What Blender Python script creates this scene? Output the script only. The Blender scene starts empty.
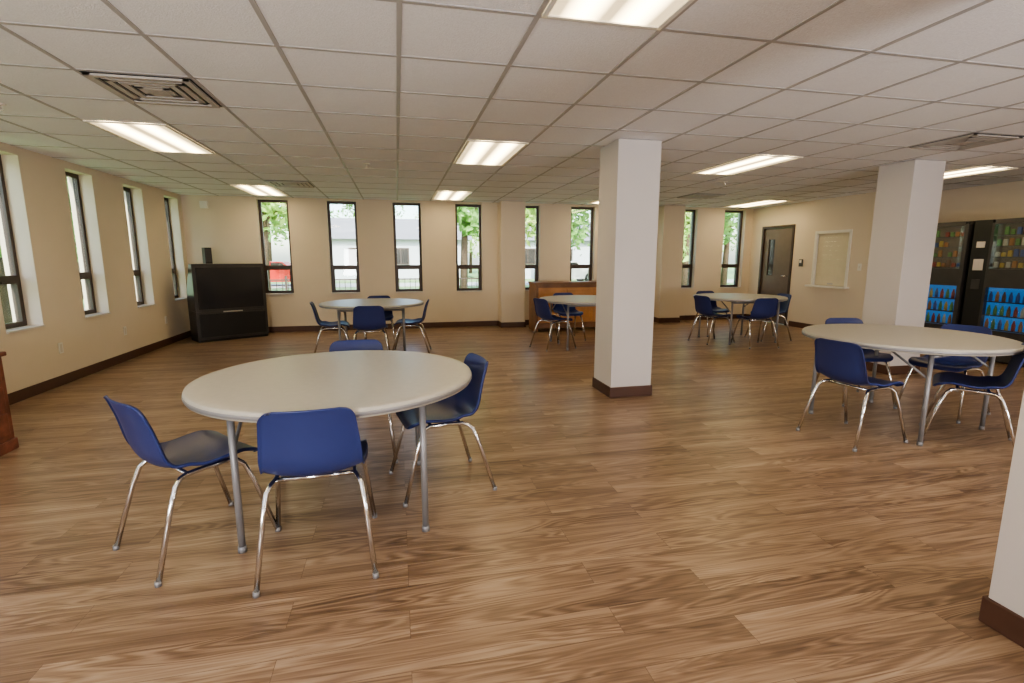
import bpy, math, random
from mathutils import Vector, Matrix
random.seed(7)
scene = bpy.context.scene
scene.view_settings.view_transform = 'AgX'
scene.view_settings.look = 'AgX - Medium High Contrast'

# ------------------------------------------------------------------ materials
def new_mat(name):
    m = bpy.data.materials.new(name); m.use_nodes = True
    nt = m.node_tree
    return m, nt, nt.nodes['Principled BSDF']
def N(nt, t, **kw):
    n = nt.nodes.new(t)
    for k, v in kw.items():
        if k in n.inputs: n.inputs[k].default_value = v
        else: setattr(n, k, v)
    return n
def mat(name, col, rough=0.6, metal=0.0, var=0.06, nscale=8, bump=0.0, bscale=80, coat=0, spec=0.5):
    m, nt, b = new_mat(name)
    tc = N(nt, 'ShaderNodeTexCoord')
    no = N(nt, 'ShaderNodeTexNoise'); no.inputs['Scale'].default_value = nscale; no.inputs['Detail'].default_value = 4
    nt.links.new(tc.outputs['Object'], no.inputs['Vector'])
    r = N(nt, 'ShaderNodeValToRGB')
    c0 = [max(0, c*(1-var)) for c in col]; c1 = [min(1, c*(1+var)) for c in col]
    r.color_ramp.elements[0].position = 0.3; r.color_ramp.elements[1].position = 0.7
    r.color_ramp.elements[0].color = (*c0, 1); r.color_ramp.elements[1].color = (*c1, 1)
    nt.links.new(no.outputs['Fac'], r.inputs['Fac'])
    nt.links.new(r.outputs['Color'], b.inputs['Base Color'])
    b.inputs['Roughness'].default_value = rough; b.inputs['Metallic'].default_value = metal
    b.inputs['Specular IOR Level'].default_value = spec
    if coat: b.inputs['Coat Weight'].default_value = coat
    if bump:
        n2 = N(nt, 'ShaderNodeTexNoise'); n2.inputs['Scale'].default_value = bscale
        nt.links.new(tc.outputs['Object'], n2.inputs['Vector'])
        bp = N(nt, 'ShaderNodeBump'); bp.inputs['Strength'].default_value = bump; bp.inputs['Distance'].default_value = 0.01
        nt.links.new(n2.outputs['Fac'], bp.inputs['Height']); nt.links.new(bp.outputs['Normal'], b.inputs['Normal'])
    return m
def emis(name, col, s):
    m, nt, b = new_mat(name)
    b.inputs['Base Color'].default_value = (*col, 1)
    b.inputs['Emission Color'].default_value = (*col, 1); b.inputs['Emission Strength'].default_value = s
    return m

def floor_mat():
    m, nt, b = new_mat('vinyl_plank')
    L = nt.links.new
    tc = N(nt, 'ShaderNodeTexCoord')
    br = N(nt, 'ShaderNodeTexBrick'); br.offset = 0.37; br.offset_frequency = 2; br.squash = 1
    for k, v in {'Scale': 1.0, 'Mortar Size': 0.0008, 'Mortar Smooth': 0.3, 'Bias': 0.0, 'Brick Width': 1.22, 'Row Height': 0.152}.items():
        br.inputs[k].default_value = v
    br.inputs['Color1'].default_value = (0, 0, 0, 1); br.inputs['Color2'].default_value = (1, 1, 1, 1); br.inputs['Mortar'].default_value = (0.5, 0.5, 0.5, 1)
    L(tc.outputs['Object'], br.inputs['Vector'])
    mp = N(nt, 'ShaderNodeMapping'); mp.inputs['Scale'].default_value = (0.9, 9.0, 1)
    L(tc.outputs['Object'], mp.inputs['Vector'])
    off = N(nt, 'ShaderNodeVectorMath', operation='MULTIPLY_ADD')
    off.inputs[1].default_value = (13, 7, 5)
    L(br.outputs['Color'], off.inputs[0]); L(mp.outputs['Vector'], off.inputs[2])
    n1 = N(nt, 'ShaderNodeTexNoise'); n1.inputs['Scale'].default_value = 1.0; n1.inputs['Detail'].default_value = 2; n1.inputs['Roughness'].default_value = 0.45; n1.inputs['Distortion'].default_value = 0.5
    L(off.outputs[0], n1.inputs['Vector'])
    mp2 = N(nt, 'ShaderNodeMapping'); mp2.inputs['Scale'].default_value = (1, 5, 1)
    L(off.outputs[0], mp2.inputs['Vector'])
    n2 = N(nt, 'ShaderNodeTexNoise'); n2.inputs['Scale'].default_value = 3.0; n2.inputs['Detail'].default_value = 6; n2.inputs['Roughness'].default_value = 0.6
    L(mp2.outputs['Vector'], n2.inputs['Vector'])
    wv = N(nt, 'ShaderNodeMath', operation='MULTIPLY'); wv.inputs[1].default_value = 95
    L(n1.outputs['Fac'], wv.inputs[0])
    sn = N(nt, 'ShaderNodeMath', operation='SINE'); L(wv.outputs[0], sn.inputs[0])
    mp3 = N(nt, 'ShaderNodeMapping'); mp3.inputs['Scale'].default_value = (1.4, .6, 1); L(off.outputs[0], mp3.inputs['Vector'])
    n3 = N(nt, 'ShaderNodeTexNoise'); n3.inputs['Scale'].default_value = 1.2; L(mp3.outputs['Vector'], n3.inputs['Vector'])
    mr = N(nt, 'ShaderNodeMapRange'); mr.inputs['From Min'].default_value = .34; mr.inputs['From Max'].default_value = .64; mr.inputs['To Min'].default_value = .02; mr.inputs['To Max'].default_value = .105
    L(n3.outputs['Fac'], mr.inputs['Value'])
    s2 = N(nt, 'ShaderNodeMath', operation='MULTIPLY_ADD'); L(mr.outputs[0], s2.inputs[1])
    h1 = N(nt, 'ShaderNodeMath', operation='MULTIPLY_ADD'); h1.inputs[1].default_value = 0.60; h1.inputs[2].default_value = 0.19
    L(n1.outputs['Fac'], h1.inputs[0])
    L(sn.outputs[0], s2.inputs[0]); L(h1.outputs[0], s2.inputs[2])
    s3 = N(nt, 'ShaderNodeMath', operation='MULTIPLY_ADD'); s3.inputs[1].default_value = 0.46
    L(n2.outputs['Fac'], s3.inputs[0]); L(s2.outputs[0], s3.inputs[2])
    s4 = N(nt, 'ShaderNodeMath', operation='MULTIPLY_ADD'); s4.inputs[1].default_value = 0.08
    L(br.outputs['Color'], s4.inputs[0]); L(s3.outputs[0], s4.inputs[2])
    r = N(nt, 'ShaderNodeValToRGB'); cr = r.color_ramp
    cr.elements[0].position = 0.52; cr.elements[0].color = (0.125, 0.076, 0.047, 1)
    cr.elements[1].position = 0.98; cr.elements[1].color = (0.44, 0.325, 0.225, 1)
    e = cr.elements.new(0.68); e.color = (0.225, 0.144, 0.090, 1)
    e = cr.elements.new(0.82); e.color = (0.335, 0.228, 0.149, 1)
    L(s4.outputs[0], r.inputs['Fac'])
    mx = N(nt, 'ShaderNodeMix', data_type='RGBA')
    L(br.outputs['Fac'], mx.inputs[0]); L(r.outputs['Color'], mx.inputs[6]); mx.inputs[7].default_value = (0.11, 0.068, 0.043, 1)
    L(mx.outputs[2], b.inputs['Base Color'])
    b.inputs['Roughness'].default_value = 0.33; b.inputs['Specular IOR Level'].default_value = 0.5
    bp = N(nt, 'ShaderNodeBump'); bp.inputs['Strength'].default_value = 0.15; bp.inputs['Distance'].default_value = 0.002
    L(n2.outputs['Fac'], bp.inputs['Height']); L(bp.outputs['Normal'], b.inputs['Normal'])
    return m
def brick_mat():
    m, nt, b = new_mat('brick'); L = nt.links.new
    tc = N(nt, 'ShaderNodeTexCoord')
    sp = N(nt, 'ShaderNodeSeparateXYZ'); cb = N(nt, 'ShaderNodeCombineXYZ'); ad = N(nt, 'ShaderNodeMath', operation='ADD')
    L(tc.outputs['Object'], sp.inputs[0]); L(sp.outputs[0], ad.inputs[0]); L(sp.outputs[1], ad.inputs[1])
    L(ad.outputs[0], cb.inputs[0]); L(sp.outputs[2], cb.inputs[1])
    br = N(nt, 'ShaderNodeTexBrick')
    for k, v in {'Scale': 1.0, 'Mortar Size': 0.006, 'Brick Width': 0.21, 'Row Height': 0.07}.items(): br.inputs[k].default_value = v
    br.inputs['Color1'].default_value = (0.16, 0.08, 0.055, 1); br.inputs['Color2'].default_value = (0.25, 0.13, 0.09, 1); br.inputs['Mortar'].default_value = (0.3, 0.27, 0.24, 1)
    L(cb.outputs[0], br.inputs['Vector']); L(br.outputs['Color'], b.inputs['Base Color'])
    b.inputs['Roughness'].default_value = 0.9
    return m
def glass_mat():
    m, nt, b = new_mat('window_glass'); L = nt.links.new
    nt.nodes.remove(b)
    out = nt.nodes['Material Output']
    t = N(nt, 'ShaderNodeBsdfTransparent'); g = N(nt, 'ShaderNodeBsdfGlossy'); g.inputs['Roughness'].default_value = 0.03
    t.inputs['Color'].default_value = (0.93, 0.96, 0.95, 1)
    mx = N(nt, 'ShaderNodeMixShader'); mx.inputs[0].default_value = 0.06
    L(t.outputs[0], mx.inputs[1]); L(g.outputs[0], mx.inputs[2]); L(mx.outputs[0], out.inputs['Surface'])
    return m
def leaf_mat(name, c):
    m, nt, b = new_mat(name); L = nt.links.new
    out = nt.nodes['Material Output']
    tc = N(nt, 'ShaderNodeTexCoord'); no = N(nt, 'ShaderNodeTexNoise'); no.inputs['Scale'].default_value = 1.5
    L(tc.outputs['Object'], no.inputs['Vector'])
    r = N(nt, 'ShaderNodeValToRGB'); r.color_ramp.elements[0].position = 0.35; r.color_ramp.elements[1].position = 0.65
    r.color_ramp.elements[0].color = (c[0]*.6, c[1]*.6, c[2]*.6, 1); r.color_ramp.elements[1].color = (*[min(1, x*1.4) for x in c], 1)
    L(no.outputs['Fac'], r.inputs['Fac']); L(r.outputs['Color'], b.inputs['Base Color'])
    tr = N(nt, 'ShaderNodeBsdfTranslucent'); L(r.outputs['Color'], tr.inputs['Color'])
    mx = N(nt, 'ShaderNodeMixShader'); mx.inputs[0].default_value = 0.45
    L(b.outputs[0], mx.inputs[1]); L(tr.outputs[0], mx.inputs[2]); L(mx.outputs[0], out.inputs['Surface'])
    return m
def lens_mat():
    m, nt, b = new_mat('light_diffuser'); L = nt.links.new
    tc = N(nt, 'ShaderNodeTexCoord'); sp = N(nt, 'ShaderNodeSeparateXYZ'); L(tc.outputs['Object'], sp.inputs[0])
    a = N(nt, 'ShaderNodeMath', operation='ABSOLUTE'); L(sp.outputs[0], a.inputs[0])
    s = N(nt, 'ShaderNodeMath', operation='SUBTRACT'); s.inputs[1].default_value = 0.12; L(a.outputs[0], s.inputs[0])
    a2 = N(nt, 'ShaderNodeMath', operation='ABSOLUTE'); L(s.outputs[0], a2.inputs[0])
    r = N(nt, 'ShaderNodeMapRange'); r.inputs['From Min'].default_value = 0.015; r.inputs['From Max'].default_value = 0.10
    r.inputs['To Min'].default_value = 2.7; r.inputs['To Max'].default_value = 0.22; L(a2.outputs[0], r.inputs['Value'])
    mu = N(nt, 'ShaderNodeMath', operation='MULTIPLY'); mu.inputs[1].default_value = LIGHT; L(r.outputs[0], mu.inputs[0])
    L(mu.outputs[0], b.inputs['Emission Strength'])
    b.inputs['Emission Color'].default_value = (1.0, 0.77, 0.43, 1); b.inputs['Base Color'].default_value = (0.8, 0.75, 0.65, 1)
    return m
LIGHT = 5.2
M_floor = floor_mat(); M_brick = brick_mat(); M_glass = glass_mat(); M_lens = lens_mat()
M_wall = mat('wall_paint', (0.71, 0.625, 0.505), 0.75, var=0.02, nscale=1.5, bump=0.05, bscale=150)
M_col = mat('column_paint', (0.63, 0.60, 0.585), 0.7, var=0.02, nscale=1.5, bump=0.04, bscale=150)
M_ceil = mat('ceiling_tile', (0.86, 0.87, 0.90), 0.95, var=0.04, nscale=90, bump=0.35, bscale=140)
M_tbar = mat('ceiling_tbar', (0.44, 0.43, 0.43), 0.5, var=0.02)
M_base = mat('baseboard_vinyl', (0.095, 0.047, 0.032), 0.5, var=0.05)
M_frame = mat('bronze_frame', (0.07, 0.05, 0.042), 0.4, var=0.1)
M_sill = mat('sill_laminate', (0.66, 0.62, 0.56), 0.4, var=0.03)
M_chrome = mat('chrome', (0.80, 0.80, 0.81), 0.15, 1.0, var=0.02)
M_blue = mat('blue_plastic', (0.034, 0.050, 0.175), 0.38, var=0.05, nscale=6, bump=0.04, bscale=400, spec=0.45)
M_top = mat('table_top_plastic', (0.50, 0.48, 0.425), 0.40, var=0.03, nscale=30, bump=0.03, bscale=300)
M_leg = mat('grey_steel', (0.30, 0.30, 0.31), 0.4, 0.3, var=0.03)
M_black = mat('black_plastic', (0.018, 0.018, 0.018), 0.35, var=0.1)
M_dark = mat('dark_grey_plastic', (0.055, 0.052, 0.05), 0.28, var=0.1)
M_screen = mat('tv_screen', (0.035, 0.034, 0.036), 0.12, var=0.02)
M_orange = mat('oak_panel', (0.55, 0.27, 0.10), 0.4, var=0.15, nscale=5)
M_walnut = mat('walnut_wood', (0.24, 0.12, 0.055), 0.4, var=0.2, nscale=5)
M_redwood = mat('reddish_wood', (0.22, 0.08, 0.05), 0.45, var=0.35, nscale=14)
M_door = mat('door_brown', (0.17, 0.14, 0.12), 0.45, var=0.06)
M_white = mat('white_paint', (0.78, 0.76, 0.70), 0.5, var=0.02)
M_shut = mat('shutter_cream', (0.68, 0.61, 0.45), 0.5, var=0.03)
M_grille = mat('vent_metal', (0.50, 0.47, 0.44), 0.45, var=0.03)
M_vdark = mat('vent_dark', (0.03, 0.03, 0.03), 0.9)
M_grass = mat('grass', (0.22, 0.34, 0.13), 0.95, var=0.3, nscale=3)
M_asph = mat('concrete_path', (0.5, 0.48, 0.45), 0.95, var=0.08)
M_bark = mat('bark', (0.09, 0.06, 0.04), 0.95, var=0.3, nscale=10)
M_leaf1 = leaf_mat('leaves_a', (0.36, 0.52, 0.14)); M_leaf2 = leaf_mat('leaves_b', (0.24, 0.42, 0.13))
M_siding = mat('siding_light', (0.50, 0.53, 0.58), 0.8, var=0.05)
M_roof = mat('roof_shingle', (0.24, 0.24, 0.26), 0.9, var=0.15, nscale=10)
M_red = mat('red_paint', (0.5, 0.03, 0.02), 0.3, var=0.03)
M_cyan = emis('drink_backlight', (0.03, 0.17, 0.46), 0.65)
M_warmlit = emis('snack_backlight', (0.09, 0.07, 0.05), 0.35)
M_items = [mat('pack_red', (0.26, 0.04, 0.03)), mat('pack_yellow', (0.42, 0.30, 0.08)), mat('pack_green', (0.10, 0.22, 0.07)),
           mat('pack_blue', (0.05, 0.09, 0.26)), mat('pack_orange', (0.32, 0.14, 0.05)), mat('pack_white', (0.40, 0.38, 0.34)), mat('pack_brown', (0.14, 0.07, 0.04))]

# ------------------------------------------------------------------ mesh builder
class MB:
    def __init__(s): s.v = []; s.f = []; s.m = []; s.s = []; s.mats = []
    def mi(s, m):
        if m not in s.mats: s.mats.append(m)
        return s.mats.index(m)
    def face(s, idx, m, sm=False): s.f.append(idx); s.m.append(s.mi(m)); s.s.append(sm)
    def box(s, x0, x1, y0, y1, z0, z1, m, T=None):
        b = len(s.v)
        pts = [(x, y, z) for z in (z0, z1) for y in (y0, y1) for x in (x0, x1)]
        if T: pts = [tuple(T @ Vector(p)) for p in pts]
        s.v += pts
        for q in ((0, 2, 3, 1), (4, 5, 7, 6), (0, 1, 5, 4), (2, 6, 7, 3), (0, 4, 6, 2), (1, 3, 7, 5)):
            s.face([b+i for i in q], m)
    def prism(s, poly, axis, a, b_, m):
        n = len(poly); b = len(s.v)
        for t in (a, b_):
            for p in poly:
                s.v.append((t, p[0], p[1]) if axis == 'x' else (p[0], t, p[1]) if axis == 'y' else (p[0], p[1], t))
        s.face([b+i for i in range(n)], m); s.face([b+n+i for i in reversed(range(n))], m)
        for i in range(n):
            j = (i+1) % n; s.face([b+i, b+n+i, b+n+j, b+j], m)
    def rings(s, rings, m, sm=True, cap=True):
        b = len(s.v); n = len(rings[0])
        for r in rings: s.v += [tuple(p) for p in r]
        for k in range(len(rings)-1):
            for i in range(n):
                j = (i+1) % n
                s.face([b+k*n+i, b+k*n+j, b+(k+1)*n+j, b+(k+1)*n+i], m, sm)
        if cap:
            s.face([b+i for i in reversed(range(n))], m); s.face([b+(len(rings)-1)*n+i for i in range(n)], m)
    def tube(s, path, r, m, n=12, r1=None):
        P = [Vector(p) for p in path]; R = []
        up = None
        for i, p in enumerate(P):
            d = (P[min(i+1, len(P)-1)] - P[max(i-1, 0)]).normalized()
            if up is None:
                up = Vector((0, 0, 1)) if abs(d.z) < 0.9 else Vector((1, 0, 0))
            a = (up - d*up.dot(d)).normalized(); up = a
            c = d.cross(a)
            rr = r if r1 is None else r + (r1-r)*i/(len(P)-1)
            R.append([p + (a*math.cos(2*math.pi*k/n) + c*math.sin(2*math.pi*k/n))*rr for k in range(n)])
        s.rings(R, m)
    def disc(s, cx, cy, prof, m, n=64):
        s.rings([[(cx+r*math.cos(2*math.pi*k/n), cy+r*math.sin(2*math.pi*k/n), z) for k in range(n)] for r, z in prof], m)
    def mesh(s, name):
        me = bpy.data.meshes.new(name); me.from_pydata(s.v, [], s.f)
        for m in s.mats: me.materials.append(m)
        me.polygons.foreach_set('material_index', s.m); me.polygons.foreach_set('use_smooth', s.s)
        me.update()
        import bmesh
        bm = bmesh.new(); bm.from_mesh(me); bmesh.ops.recalc_face_normals(bm, faces=bm.faces); bm.to_mesh(me); bm.free()
        return me
    def build(s, name, loc=(0, 0, 0), rz=0, bevel=0):
        o = place(s.mesh(name), name, loc, rz)
        if bevel:
            b = o.modifiers.new('bevel', 'BEVEL'); b.width = bevel; b.segments = 2; b.limit_method = 'ANGLE'; b.angle_limit = math.radians(40)
        return o
def place(me, name, loc, rz=0):
    o = bpy.data.objects.new(name, me); scene.collection.objects.link(o)
    o.location = loc; o.rotation_euler = (0, 0, rz); return o

# ------------------------------------------------------------------ room dims
XL, XR, XN, YF, YB, C = -3.6, 7.75, 8.6, 10.05, -2.5, 2.44
TH = 0.26
def wall(name, axis, c0, c1, a0, a1, holes, m=M_wall, z1=C):
    A = sorted(set([a0, a1] + [h[0] for h in holes] + [h[1] for h in holes]))
    Z = sorted(set([0, z1] + [h[2] for h in holes] + [h[3] for h in holes]))
    def solid(i, k):
        if i < 0 or k < 0 or i >= len(A)-1 or k >= len(Z)-1: return False
        am, zm = (A[i]+A[i+1])/2, (Z[k]+Z[k+1])/2
        return not any(h[0] < am < h[1] and h[2] < zm < h[3] for h in holes)
    b = MB()
    def P(a, c, z): return (a, c, z) if axis == 'x' else (c, a, z)
    def quad(p):
        k = len(b.v); b.v += p; b.face([k, k+1, k+2, k+3], m)
    for i in range(len(A)-1):
        for k in range(len(Z)-1):
            if not solid(i, k): continue
            a, a_, z, z_ = A[i], A[i+1], Z[k], Z[k+1]
            for c in (c0, c1): quad([P(a, c, z), P(a_, c, z), P(a_, c, z_), P(a, c, z_)])
            if not solid(i-1, k): quad([P(a, c0, z), P(a, c1, z), P(a, c1, z_), P(a, c0, z_)])
            if not solid(i+1, k): quad([P(a_, c0, z), P(a_, c1, z), P(a_, c1, z_), P(a_, c0, z_)])
            if not solid(i, k-1): quad([P(a, c0, z), P(a_, c0, z), P(a_, c1, z), P(a, c1, z)])
            if not solid(i, k+1): quad([P(a, c0, z_), P(a_, c0, z_), P(a_, c1, z_), P(a, c1, z_)])
    me = bpy.data.meshes.new(name); me.from_pydata(b.v, [], b.f); me.materials.append(m)
    import bmesh
    bm = bmesh.new(); bm.from_mesh(me); bmesh.ops.remove_doubles(bm, verts=bm.verts, dist=1e-5); bmesh.ops.recalc_face_normals(bm, faces=bm.faces); bm.to_mesh(me); bm.free()
    return place(me, name, (0, 0, 0))

WZ0, WZ1 = 0.70, 2.40
far_w = [(-2.40+1.18*k, -1.88+1.18*k, WZ0, WZ1) for k in range(9)]
left_w = [(y, y+0.52, 0.66, 2.36) for y in (-.63, 0.62, 1.87, 3.12, 4.37, 5.62, 6.87, 8.12, 9.37)]
wall('wall_far', 'x', YF, YF+TH, XL-TH, XR+0.2, far_w)
wall('wall_left', 'y', XL-TH, XL, YB, YF, left_w)
door_y = (8.78, 9.70); sv = (7.45, 8.25, 0.86, 1.86)
wall('wall_right', 'y', XR, XR+0.2, 6.75, YF, [(door_y[0], door_y[1], 0, 2.03), sv])
wall('wall_niche', 'x', 6.75, 6.95, XR+0.2, XN+0.2, [])
wall('wall_vending', 'y', XN, XN+0.2, YB, 6.75, [])
wall('wall_back', 'x', YB-0.2, YB, XL-TH, XN+0.2, [])
b = MB(); b.box(XL-TH, XN+0.2, YB-0.2, YF+TH, -0.2, 0, M_floor); b.build('floor')
b = MB(); b.box(XL-TH, XN+0.2, YB-0.2, YF+TH, C, C+0.25, M_ceil); b.build('ceiling')

S = 0.61; GX, GY = 0.05, 4.84
b = MB()
k = math.ceil((XL-GX)/S)
while GX+k*S < XN: x = GX+k*S; b.box(x-.012, x+.012, YB, YF, C-.004, C, M_tbar); k += 1
k = math.ceil((YB-GY)/S)
while GY+k*S < YF: y = GY+k*S; b.box(XL, XN, y-.012, y+.012, C-.0035, C, M_tbar); k += 1
b.build('trim_ceiling_grid')

def light_mesh():
    b = MB(); w, d = S/2-.014, S-.014
    b.box(-w, w, -d, d, -.004, 0, M_lens)
    f = .022
    for q in ((-w, -w+f, -d, d), (w-f, w, -d, d), (-w, w, -d, -d+f), (-w, w, d-f, d), ):
        b.box(*q, -.010, 0, M_white)
    return b.mesh('ceiling_light')
lm = light_mesh()
for gx in (-2.39, .66, 3.71, 6.76):
    for gy in (1.18, 4.84, 8.50):
        place(lm, 'ceiling_light', (gx+S/2, gy+S, C-.004))
def vent_mesh():
    b = MB(); w = S/2-.014
    b.box(-w, w, -w, w, -.003, 0, M_vdark)
    for k in range(4):
        r = w-.01-k*.062
        for q in ((-r, -r+.038, -r, r), (r-.038, r, -r, r), (-r, r, -r, -r+.038), (-r, r, r-.038, r)):
            b.box(*q, -.016+.002*k, -.002, M_grille)
    b.box(-.06, .06, -.06, .06, -.012, -.002, M_grille)
    return b.mesh('ceiling_vent')
vm = vent_mesh()
for gx, gy in ((-1.78, 3.62), (4.93, 3.62), (-1.78, 7.89), (4.93, 7.89)):
    place(vm, 'ceiling_vent', (gx+S/2, gy+S/2, C-.004))
sb = MB(); sb.disc(0, 0, [(.035, 0), (.035, -.006), (.02, -.01)], M_white, 20); sb.tube([(0, 0, -.008), (0, 0, -.04)], .008, M_chrome, 8); sb.disc(0, 0, [(.018, -.04), (.018, -.043)], M_chrome, 16)
sm = sb.mesh('sprinkler_head')
for p in ((-2.7, 4.5), (-.3, 6.3), (2.7, 6.3), (4.6, 6.6)): place(sm, 'sprinkler_head', (p[0], p[1], C-.001))

CW = 0.46
def column(x, y0, y1, w=CW, name='column'):
    b = MB(); b.box(x, x+w, y0, y1, 0, C-.004, M_col)
    t = .012
    b.box(x-t, x+w+t, y0-t, y1+t, 0.001, .105, M_base)
    return b.build(name, bevel=.004)
column(2.01, 4.50, 4.94, .43); column(5.62, 4.70, 5.14, .43); column(2.12, .83, 1.28)
for x in (2.0, 5.42):
    b = MB(); b.box(x-.02, x+CW, YF-.32, YF-.001, 0, C-.005, M_wall); b.box(x-.032, x+CW+.012, YF-.332, YF-.001, .001, .105, M_base); b.build('pilaster')
def bb(name, x0, x1, y0, y1): q = MB(); q.box(x0, x1, y0, y1, .001, .105, M_base); q.build(name)
bb('baseboard_far', XL+.013, XR-.013, YF-.013, YF-.0005); bb('baseboard_left', XL+.0005, XL+.013, YB+.02, YF-.014)
q = MB(); q.box(XR-.013, XR-.0005, 6.75, door_y[0]-.06, .001, .105, M_base); q.box(XR-.013, XR-.0005, door_y[1]+.06, YF-.014, .001, .105, M_base); q.build('baseboard_right')
bb('baseboard_vending', XN-.013, XN-.0005, YB, 6.74)

n = 1
def window(a, b_, z0, z1, side):
    global n
    w = b_-a; h = z1-z0; q = MB(); f = .045; d = .05
    q.box(0, f, 0, d, 0, h, M_frame); q.box(w-f, w, 0, d, 0, h, M_frame)
    q.box(f, w-f, 0, d, 0, f, M_frame); q.box(f, w-f, 0, d, h-f, h, M_frame)
    tz = .50
    q.box(f, w-f, -.005, d, tz-.03, tz+.03, M_frame)
    g = .022
    q.box(f, f+g, -.008, d, f, tz-.03, M_frame); q.box(w-f-g, w-f, -.008, d, f, tz-.03, M_frame)
    q.box(f+g, w-f-g, -.008, d, f, f+g, M_frame); q.box(f+g, w-f-g, -.008, d, tz-.03-g, tz-.03, M_frame)
    q.box(w/2-.03, w/2+.03, -.025, -.008, tz-.05, tz-.03, M_frame)
    q.box(f, w-f, .022, .026, tz+.03, h-f, M_glass); q.box(f+g, w-f-g, .022, .026, f+g, tz-.03-g, M_glass)
    if side == 'far': q.build('window_%d' % n, (a, YF+.10, z0))
    else: q.build('window_%d' % n, (XL-.14, a, z0), math.pi/2)
    s = MB()
    if side == 'far': s.box(a+.001, b_-.001, YF-.02, YF+.10, z0+.0005, z0+.018, M_sill)
    else: s.box(XL-.14, XL+.02, a+.001, b_-.001, z0+.0005, z0+.018, M_sill)
    s.build('trim_%d' % n); n += 1
for h in far_w: window(*h, 'far')
for h in left_w: window(*h, 'left')

b = MB()
y0, y1 = door_y; e = .002
b.box(XR-.02, XR+.12, y0+e, y0+.05, .0, 2.028, M_frame); b.box(XR-.02, XR+.12, y1-.05, y1-e, 0, 2.028, M_frame); b.box(XR-.02, XR+.12, y0+.05, y1-.05, 1.98, 2.028, M_frame)
b.box(XR+.02, XR+.065, y0+.055, y0+.55, .01, 1.975, M_door); b.box(XR+.02, XR+.065, y0+.73, y1-.055, .01, 1.975, M_door)
b.box(XR+.02, XR+.065, y0+.55, y0+.73, .01, 1.0, M_door); b.box(XR+.02, XR+.065, y0+.55, y0+.73, 1.75, 1.975, M_door)
b.box(XR+.04, XR+.045, y0+.55, y0+.73, 1.0, 1.75, M_screen)
b.tube([(XR+.02, y0+.13, 1.0), (XR-.04, y0+.13, 1.0), (XR-.04, y0+.24, 1.0)], .01, M_chrome)
b.build('door_1')
b = MB(); y0, y1, z0, z1 = sv; f = .05
b.box(XR-.015, XR+.1, y0, y0+f, z0, z1, M_white); b.box(XR-.015, XR+.1, y1-f, y1, z0, z1, M_white); b.box(XR-.015, XR+.1, y0+f, y1-f, z1-f, z1, M_white)
b.box(XR-.10, XR+.1, y0-.05, y1+.05, z0-.035, z0, M_white)
k = z0
while k < z1-f-.001:
    b.box(XR+.03, XR+.045, y0+f, y1-f, k+.001, min(k+.08, z1-f), M_shut); k += .08
b.box(XR+.025, XR+.03, (y0+y1)/2-.06, (y0+y1)/2+.06, z0+.02, z0+.05, M_grille)
b.build('serving_window')
b = MB(); b.box(XR-.025, XR-.001, 8.5, 8.58, 1.2, 1.34, M_dark); b.box(XR-.03, XR-.024, 8.515, 8.565, 1.27, 1.325, M_white); b.build('card_reader')
b = MB(); b.box(XR-.008, XR-.001, 7.2, 7.27, 1.15, 1.27, M_white); b.box(XR-.012, XR-.008, 7.225, 7.245, 1.19, 1.23, M_sill); b.build('light_switch')
for y in (6.35, 7.7, 8.95):
    b = MB(); b.box(XL+.001, XL+.008, y-.035, y+.035, .34, .455, M_white); b.box(XL+.008, XL+.011, y-.015, y+.015, .355, .44, M_sill); b.build('wall_outlet')
b = MB(); b.box(-3.3, -3.18, YF-.06, YF-.001, 2.22, 2.34, M_white); b.box(-3.27, -3.21, YF-.066, YF-.06, 2.25, 2.31, M_white); b.build('fire_alarm_strobe')

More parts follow.
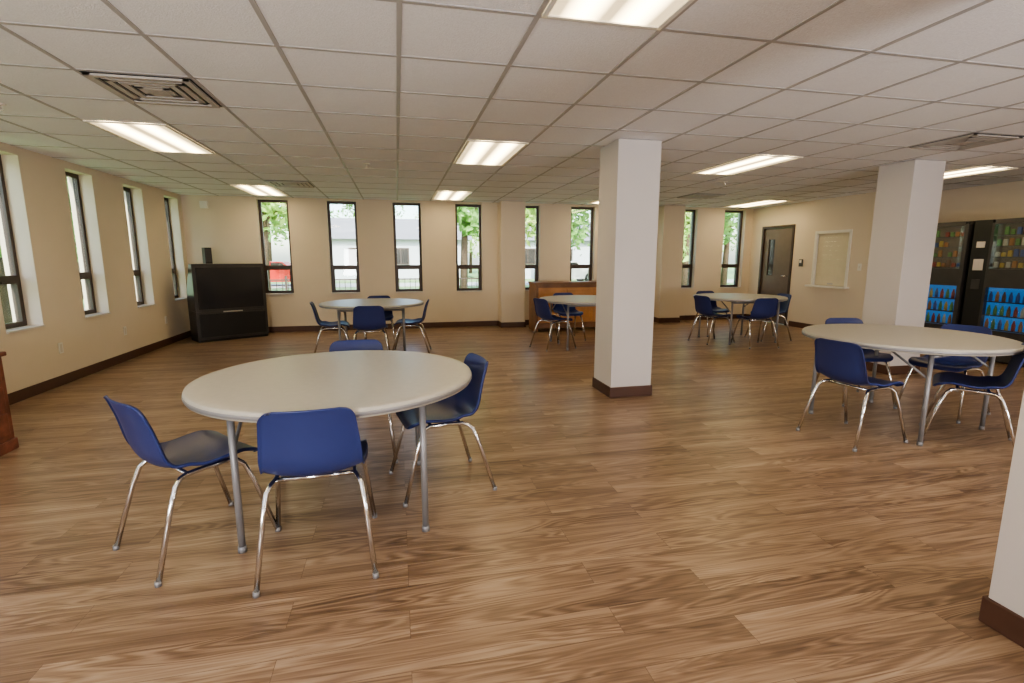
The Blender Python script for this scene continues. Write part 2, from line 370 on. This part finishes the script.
# ------------------------------------------------------------------ chairs
def chair_mesh():
    b = MB()
    prof = [(.235, .418), (.228, .436), (.205, .448), (.15, .452), (.08, .446), (0, .437), (-.07, .434), (-.125, .442), (-.165, .462), (-.19, .495), (-.205, .54), (-.217, .60), (-.230, .66), (-.245, .71), (-.256, .745), (-.266, .768)]
    pts = []
    for i in range(len(prof)-1):
        p0 = Vector(prof[max(i-1, 0)]); p1 = Vector(prof[i]); p2 = Vector(prof[i+1]); p3 = Vector(prof[min(i+2, len(prof)-1)])
        for k in range(3):
            t = k/3
            pts.append(.5*((2*p1)+(-p0+p2)*t+(2*p0-5*p1+4*p2-p3)*t*t+(-p0+3*p1-3*p2+p3)*t**3))
    pts.append(Vector(prof[-1]))
    s = [0]
    for i in range(1, len(pts)): s.append(s[-1]+(pts[i]-pts[i-1]).length)
    Lt = s[-1]; NU = 16; G = []
    for i, p in enumerate(pts):
        f = s[i]/Lt
        tb = min(1, max(0, (f-.45)/.2)); tb = tb*tb*(3-2*tb)
        w = .205 + .014*math.sin(min(1, f/.45)*math.pi) - .006*tb - .022*max(0, (f-.7)/.3)
        for dd, r in ((s[i], .06), (Lt-s[i], .05)):
            if dd < r: w = w - r + math.sqrt(max(0, r*r-(r-dd)**2))
        back = min(1, max(0, (f-.45)/.15)); row = []
        for j in range(NU+1):
            u = -1+2*j/NU; x = w*math.sin(u*math.pi/2*.98)/math.sin(math.pi/2*.98)
            un = x/.22
            lift = .026*un*un*(1-back)*min(1, f/.15); wrap = .040*un*un*back
            corner = .03*abs(un)**3*math.exp(-((f-.5)/.1)**2)
            row.append(Vector((x, p.x+wrap+corner*.6, p.y+lift+corner)))
        G.append(row)
    R = len(G); Cn = NU+1; th = .006
    nor = []
    for i in range(R):
        nr = []
        for j in range(Cn):
            du = G[i][min(j+1, NU)]-G[i][max(j-1, 0)]; dv = G[min(i+1, R-1)][j]-G[max(i-1, 0)][j]
            nn = du.cross(dv)
            nr.append(nn.normalized() if nn.length > 1e-9 else Vector((0, 0, 1)))
        nor.append(nr)
    sg = -1 if nor[R//4][NU//2].z > 0 else 1
    base = len(b.v)
    for i in range(R):
        for j in range(Cn): b.v.append(tuple(G[i][j]))
    for i in range(R):
        for j in range(Cn):
            e = min(j, NU-j, i+1 if i < 2 else 9, R-i if i > R-3 else 9); t = th if e > 0 else .016
            b.v.append(tuple(G[i][j]+nor[i][j]*sg*t))
    o = R*Cn
    id_ = lambda i, j, k: base+k*o+i*Cn+j
    for i in range(R-1):
        for j in range(NU):
            b.face([id_(i, j, 0), id_(i, j+1, 0), id_(i+1, j+1, 0), id_(i+1, j, 0)], M_blue, True)
            b.face([id_(i, j, 1), id_(i+1, j, 1), id_(i+1, j+1, 1), id_(i, j+1, 1)], M_blue, True)
    for i in range(R-1):
        for j in (0, NU): b.face([id_(i, j, 0), id_(i+1, j, 0), id_(i+1, j, 1), id_(i, j, 1)], M_blue, True)
    for j in range(NU):
        for i in (0, R-1): b.face([id_(i, j, 0), id_(i, j+1, 0), id_(i, j+1, 1), id_(i, j, 1)], M_blue, True)
    r = .0115
    for sx in (-1, 1):
        b.tube([(sx*.235, .265, .012), (sx*.205, .185, .30), (sx*.192, .150, .392), (sx*.178, .128, .413), (sx*.165, .10, .420), (sx*.160, 0, .418), (sx*.165, -.09, .415), (sx*.178, -.118, .408), (sx*.192, -.145, .385), (sx*.205, -.178, .30), (sx*.235, -.262, .012)], r, M_chrome)
        for fy in (.267, -.264): b.tube([(sx*.236, fy, 0), (sx*.235, fy, .022)], .0135, M_leg)
    b.tube([(-.165, .09, .414), (.165, .09, .414)], r*.9, M_chrome); b.tube([(-.165, -.08, .412), (.165, -.08, .412)], r*.9, M_chrome)
    return b.mesh('blue_shell_chair')
CM = chair_mesh()
def chair(x, y, fx, fy): return place(CM, 'blue_shell_chair', (x, y, 0), math.atan2(-fx, fy))

def table_mesh():
    b = MB(); R = .72; H = .74
    b.disc(0, 0, [(R-.03, H-.045), (R-.004, H-.043), (R, H-.036), (R, H-.012), (R-.004, H-.003), (R-.012, H), (R-.05, H)], M_top, 96)
    b.disc(0, 0, [(R+.0015, H-.034), (R+.003, H-.028), (R+.003, H-.022), (R+.0015, H-.016)], M_leg, 96)
    a = .425
    for sy in (-1, 1):
        for sx in (-1, 1):
            b.tube([(sx*a, sy*a, .0), (sx*a, sy*a, .03)], .019, M_leg)
            b.tube([(sx*a, sy*a, .01), (sx*a, sy*a, H-.045)], .016, M_leg)
            b.tube([(sx*a, sy*a, .50), (sx*a, sy*.12, H-.05)], .009, M_leg, 8)
        b.tube([(-a, sy*a, H-.075), (a, sy*a, H-.075)], .014, M_leg)
    for sx in (-1, 1): b.box(sx*a-.015, sx*a+.015, -.5, .5, H-.062, H-.044, M_leg)
    return b.mesh('round_folding_table')
TM = table_mesh()
def table(x, y, rz=0): return place(TM, 'round_folding_table', (x, y, 0), rz)

table(-.33, 2.83)
chair(-.99, 2.56, .33, .30); chair(-.385, 2.32, -.05, 1); chair(.22, 2.96, -1, -.18); chair(-.3, 3.57, .05, -1)
table(4.04, 3.3, .2)
chair(3.37, 3.07, 1, .12); chair(4.14, 2.80, -.62, .8); chair(4.30, 3.95, -.25, -1); chair(4.72, 3.42, -1, -.25)
table(-.36, 7.5)
chair(-.91, 7.35, 1, .1); chair(-.37, 6.86, 0, 1); chair(.17, 7.4, -1, .1); chair(-.3, 8.14, 0, -1)
table(2.87, 7.5)
chair(2.30, 7.35, 1, .3); chair(3.44, 7.4, -1, .1); chair(2.8, 8.14, 0, -1)
table(5.55, 7.4)
chair(5.01, 7.3, 1, .1); chair(5.45, 6.82, .1, 1); chair(6.13, 7.35, -1, .1); chair(5.5, 8.04, 0, -1)

# ------------------------------------------------------------------ projection TV
b = MB()
W = .55
b.box(-W, W, -.02, .30, .04, .50, M_dark); b.box(-W, W, -.02, .04, .50, 1.27, M_dark)
b.box(-W+.05, W-.05, -.03, -.02, .54, 1.21, M_screen)
b.prism([(.04, .50), (.30, .50), (.50, .50), (.50, .80), (.22, 1.27), (.04, 1.27)], 'x', -W+.02, W-.02, M_dark)
b.box(-W+.02, W-.02, .30, .5, .04, .50, M_dark)
b.box(-W+.04, W-.04, -.035, -.02, .08, .46, M_black)
b.box(-W+.01, W-.01, .0, .45, 0, .04, M_black)
b.box(-.15, .15, -.03, -.02, .475, .495, M_grille)
b.build('projection_television', (-2.73, 9.32, 0), math.radians(33), bevel=.012)
b = MB(); b.box(-.05, .05, -.08, .08, 0, .26, M_black); b.box(-.04, .04, -.085, -.08, .03, .23, M_dark); b.build('small_speaker', (-3.04, 9.32, 1.272), math.radians(33), bevel=.006)

b = MB(); x0, x1, y0, y1 = 2.46, 4.25, 9.0, 9.5
b.box(x0, x1, y0-.02, y1, .88, .92, M_walnut); b.box(x0+.02, x0+.07, y0, y1, 0, .88, M_walnut); b.box(x1-.07, x1-.02, y0, y1, 0, .88, M_walnut)
b.box(x0+.07, x1-.07, y0+.05, y1, .06, .88, M_orange)
b.box(x0+.07, x1-.07, y0+.02, y0+.05, .06, .16, M_walnut); b.box(x0+.07, x1-.07, y0+.02, y0+.05, .82, .88, M_walnut)
for k in range(3):
    xa = x0+.11+k*.53
    b.box(xa, xa+.50, y0+.03, y0+.05, .19, .79, M_orange); b.box(xa+.05, xa+.45, y0+.018, y0+.03, .25, .73, M_orange)
    b.tube([(xa+.44, y0+.018, .52), (xa+.44, y0-.01, .52)], .012, M_chrome, 10)
b.build('wooden_console', bevel=.006)
b = MB()
b.box(-3.45, -2.74, 3.75, 4.20, .08, .68, M_redwood); b.box(-3.48, -2.72, 3.72, 4.22, .68, .71, M_redwood); b.box(-3.47, -2.73, 3.73, 4.21, 0, .08, M_redwood)
for k in range(3): b.box(-2.74, -2.728, 3.80, 4.15, .12+k*.19, .28+k*.19, M_redwood)
b.build('wooden_cabinet', bevel=.006)

# ------------------------------------------------------------------ vending machines
def vending_mesh(seed):
    rnd = random.Random(seed); b = MB(); W = .93; D = .82; H = 1.86
    b.box(.06, D, 0, W, .03, H, M_black)
    b.box(.1, D-.05, .05, W-.05, 0, .03, M_black)
    pw = W*.74
    b.box(0, .06, .0, .05, .10, 1.82, M_dark); b.box(0, .06, pw, pw+.03, .10, 1.82, M_dark)
    b.box(0, .06, .05, pw, .03, .42, M_dark); b.box(0, .06, .05, pw, .98, 1.22, M_dark); b.box(0, .06, .05, pw, 1.80, H, M_dark)
    b.box(0, .06, pw+.03, W, .03, H, M_black)
    b.box(-.004, 0, .15, pw-.1, .14, .30, M_black)
    b.box(-.006, 0, pw+.07, W-.05, 1.2, 1.35, M_grille); b.box(-.006, 0, pw+.08, W-.06, .95, 1.08, M_dark); b.box(-.008, 0, pw+.08, W-.06, 1.5, 1.58, M_grille)
    b.box(.057, .06, .05, pw, 1.22, 1.80, M_warmlit); b.box(.057, .06, .05, pw, .42, .98, M_cyan)
    b.box(.001, .004, .05, pw, 1.22, 1.80, M_glass); b.box(.001, .004, .05, pw, .42, .98, M_glass)
    for r in range(4):
        z = 1.24+r*.14
        b.box(.006, .056, .05, pw, z-.012, z, M_dark)
        for c in range(9):
            y = .065+c*.068
            if rnd.random() < .1: continue
            h = .045+.05*rnd.random(); m = rnd.choice(M_items)
            b.prism([(y, z), (y+.045, z), (y+.043, z+h), (y+.037, z+h+.006), (y+.008, z+h+.006), (y+.002, z+h)], 'x', .025, .05, m)
    for r in range(3):
        z = .44+r*.18
        b.box(.006, .056, .05, pw, z-.012, z, M_dark)
        for c in range(8):
            y = .10+c*.076; m = rnd.choice(M_items)
            cir = lambda rr, zz: [(.028+rr*math.cos(t*math.pi/6), y+rr*math.sin(t*math.pi/6), zz) for t in range(12)]
            b.rings([cir(.020, z), cir(.020, z+.075), cir(.009, z+.115), cir(.009, z+.13)], m)
    return b
for i, y in enumerate((4.50, 5.50)):
    b = vending_mesh(i+3); b.build('vending_machine', (7.62, y, 0), bevel=.002)

# ------------------------------------------------------------------ exterior
b = MB(); b.box(-60, 70, YF+TH+.02, 110, -.35, -.2, M_grass); b.box(-60, XL-TH-.02, -40, YF+TH+.02, -.35, -.2, M_grass); b.build('lawn_ground')
b = MB(); b.box(-60, 70, 29, 33, -.2, -.18, M_asph); b.build('street_pavement')
b = MB(); b.box(-60, 70, 17.2, 18.6, -.2, -.185, M_asph); b.build('sidewalk')
b = MB(); b.box(-20, -16, -6, 10, -.2, 6, M_brick)
for y in (-3.5, 0.5, 3.5, 6.5): b.box(-16, -15.96, y, y+1.2, .8, 2.4, M_frame); b.box(-15.96, -15.94, y+.08, y+1.12, .88, 2.32, M_screen)
b.build('brick_building')
def house(x0, x1, y0, y1, h):
    b = MB(); b.box(x0, x1, y0, y1, -.2, h, M_siding)
    ym = (y0+y1)/2
    b.prism([(y0-.5, h), (y1+.5, h), (ym, h+1.7)], 'x', x0-.5, x1+.5, M_roof)
    x = x0+1.2
    while x < x1-1.6:
        b.box(x, x+1.2, y0-.05, y0, .9, 2.1, M_frame); b.box(x+.08, x+.56, y0-.07, y0-.05, .98, 2.02, M_screen); b.box(x+.64, x+1.12, y0-.07, y0-.05, .98, 2.02, M_screen); x += 3
    b.build('house')
house(-4.5, 5, 38, 45, 2.7); house(8, 17, 38, 45, 2.7)
b = MB()
for z in (.15, .75): b.box(-7, 3, 15.0, 15.03, z, z+.035, M_frame)
for k in range(67): b.box(-7+k*.15, -6.985+k*.15, 15.005, 15.025, .05, .8, M_frame)
for k in range(6): b.box(-7.02+k*2, -6.97+k*2, 14.99, 15.04, -.2, .88, M_frame)
b.build('metal_fence')
def tree(x, y, h, r, m, lo=.3, nl=2600, ls=.2):
    rnd = random.Random(int(x*13+y*7)); b = MB()
    b.tube([(0, 0, -.2), (.1, .05, h*.35), (0, .1, h*.7)], .17, M_bark, 10, .08)
    for k in range(6):
        a = k*1.05; b.tube([(.05, .05, h*(.36+.05*k)), (math.cos(a)*r*.4, math.sin(a)*r*.4, h*(.47+.06*k)), (math.cos(a)*r*.7, math.sin(a)*r*.7, h*(.52+.07*k))], .06, M_bark, 6, .02)
    cl = [(rnd.uniform(-.7, .7)*r, rnd.uniform(-.7, .7)*r, h*rnd.uniform(lo, .95), r*rnd.uniform(.25, .42)) for _ in range(18)]
    for _ in range(nl):
        c = rnd.choice(cl); d = Vector((rnd.gauss(0, 1), rnd.gauss(0, 1), rnd.gauss(0, .8))).normalized()*c[3]*rnd.random()**.4
        p = Vector((c[0], c[1], c[2]))+d
        u = Vector((rnd.gauss(0, 1), rnd.gauss(0, 1), rnd.gauss(0, 1))).normalized(); v = u.orthogonal().normalized()
        s = ls*rnd.uniform(.6, 1.3); k = len(b.v)
        b.v += [tuple(p-u*s), tuple(p+v*s*.5), tuple(p+u*s), tuple(p-v*s*.5)]; b.face([k, k+1, k+2, k+3], m)
    b.build('tree', (x, y, 0))
TREES = [(-5.6, 24, 8, 2.8, .33), (2.6, 20.5, 7.5, 1.7, .35), (5.4, 23, 6.5, 2.2, .36), (9.5, 23, 7.5, 3.2, .3), (12.8, 21, 6, 2.6, .2), (17, 24, 8, 3.6, .2), (22, 20, 7, 3.5, .2), (-9, 14, 6, 2.2, .3), (-7.5, 10.5, 5, 1.6, .3), (-8.5, 5.5, 5.5, 1.6, .3), (-12, 10.0, 7, 2.4, .3), (-12, 23, 7, 2.8, .3), (27, 25.5, 8, 3.2, .2), (-9, 40, 10, 3.8, .2), (7.5, 53, 12, 5.5, .2), (-4, 55, 12, 5.5, .2), (16, 54, 12, 6, .2), (24, 42, 12, 6, .2), (34, 44, 12, 6, .2)]
for i, (x, y, h, r, lo) in enumerate(TREES): tree(x, y, h, r, (M_leaf1, M_leaf2)[i % 2], lo)
b = MB(); rnd = random.Random(5)
for _ in range(4000):
    p = Vector((rnd.uniform(11.5, 22), rnd.uniform(14, 15.2), rnd.uniform(-.1, 1.3))); u = Vector((rnd.gauss(0, 1), rnd.gauss(0, 1), rnd.gauss(0, 1))).normalized(); v = u.orthogonal().normalized(); s = .13; k = len(b.v)
    b.v += [tuple(p-u*s), tuple(p+v*s*.6), tuple(p+u*s), tuple(p-v*s*.6)]; b.face([k, k+1, k+2, k+3], M_leaf2)
b.build('hedge')
def car(x, y, m):
    b = MB()
    b.prism([(-2.1, .25), (2.1, .25), (2.15, .6), (1.9, .78), (1.0, .88), (.45, 1.35), (-1.0, 1.38), (-1.65, .92), (-2.1, .85)], 'y', -.85, .85, m)
    b.prism([(.88, .9), (.42, 1.29), (-.15, 1.3), (-.15, .9)], 'y', -.86, .86, M_screen); b.prism([(-.25, .9), (-.25, 1.3), (-.95, 1.31), (-1.4, .92)], 'y', -.86, .86, M_screen)
    for wx in (-1.3, 1.3):
        for wy in (-.88, .70): b.tube([(wx, wy, .32), (wx, wy+.18, .32)], .32, M_black, 24); b.tube([(wx, wy-.005, .32), (wx, wy+.185, .32)], .18, M_chrome, 16)
    b.build('parked_car', (x, y, -.18), bevel=.03)
car(-6.6, 31, M_red); car(10.5, 31, M_white)

# ------------------------------------------------------------------ sky / sun
w = bpy.data.worlds.new('sky'); scene.world = w; w.use_nodes = True; nt = w.node_tree
bg = nt.nodes['Background']; sky = nt.nodes.new('ShaderNodeTexSky'); sky.sky_type = 'NISHITA'; sky.sun_disc = False
sky.sun_elevation = math.radians(40); sky.sun_rotation = math.radians(170); sky.dust_density = 2
nt.links.new(sky.outputs[0], bg.inputs['Color']); bg.inputs['Strength'].default_value = 1.15
sd = bpy.data.lights.new('sun', 'SUN'); sd.energy = 11; sd.angle = .01; sd.color = (1, .93, .82)
so = bpy.data.objects.new('sun', sd); scene.collection.objects.link(so); so.rotation_euler = (math.radians(48), 0, math.radians(-12)); so.location = (0, -5, 12)
# added fill area lights behind the camera, aimed up to brighten the ceiling
for i, (x, y, z, e, rx, rz) in enumerate(((-1.5, -1.6, 1.2, 135, 120, 0), (3.6, -1.6, 1.2, 135, 120, -25))):
    ld = bpy.data.lights.new('added_fill', 'AREA'); ld.energy = e; ld.size = 1.2; ld.color = (1, .97, .97)
    lo = bpy.data.objects.new('added_fill_light', ld); scene.collection.objects.link(lo); lo.location = (x, y, z); lo.rotation_euler = (math.radians(rx), 0, math.radians(rz))

# ------------------------------------------------------------------ camera
F = 505
cd = bpy.data.cameras.new('camera'); cam = bpy.data.objects.new('camera', cd); scene.collection.objects.link(cam)
cd.sensor_width = 36; cd.lens = 36*F/1024; cd.clip_start = .05; cd.clip_end = 500
cam.location = (0, 0, 1.36); cam.rotation_euler = (math.radians(90-9.36), 0, math.radians(-12.7))
scene.camera = cam
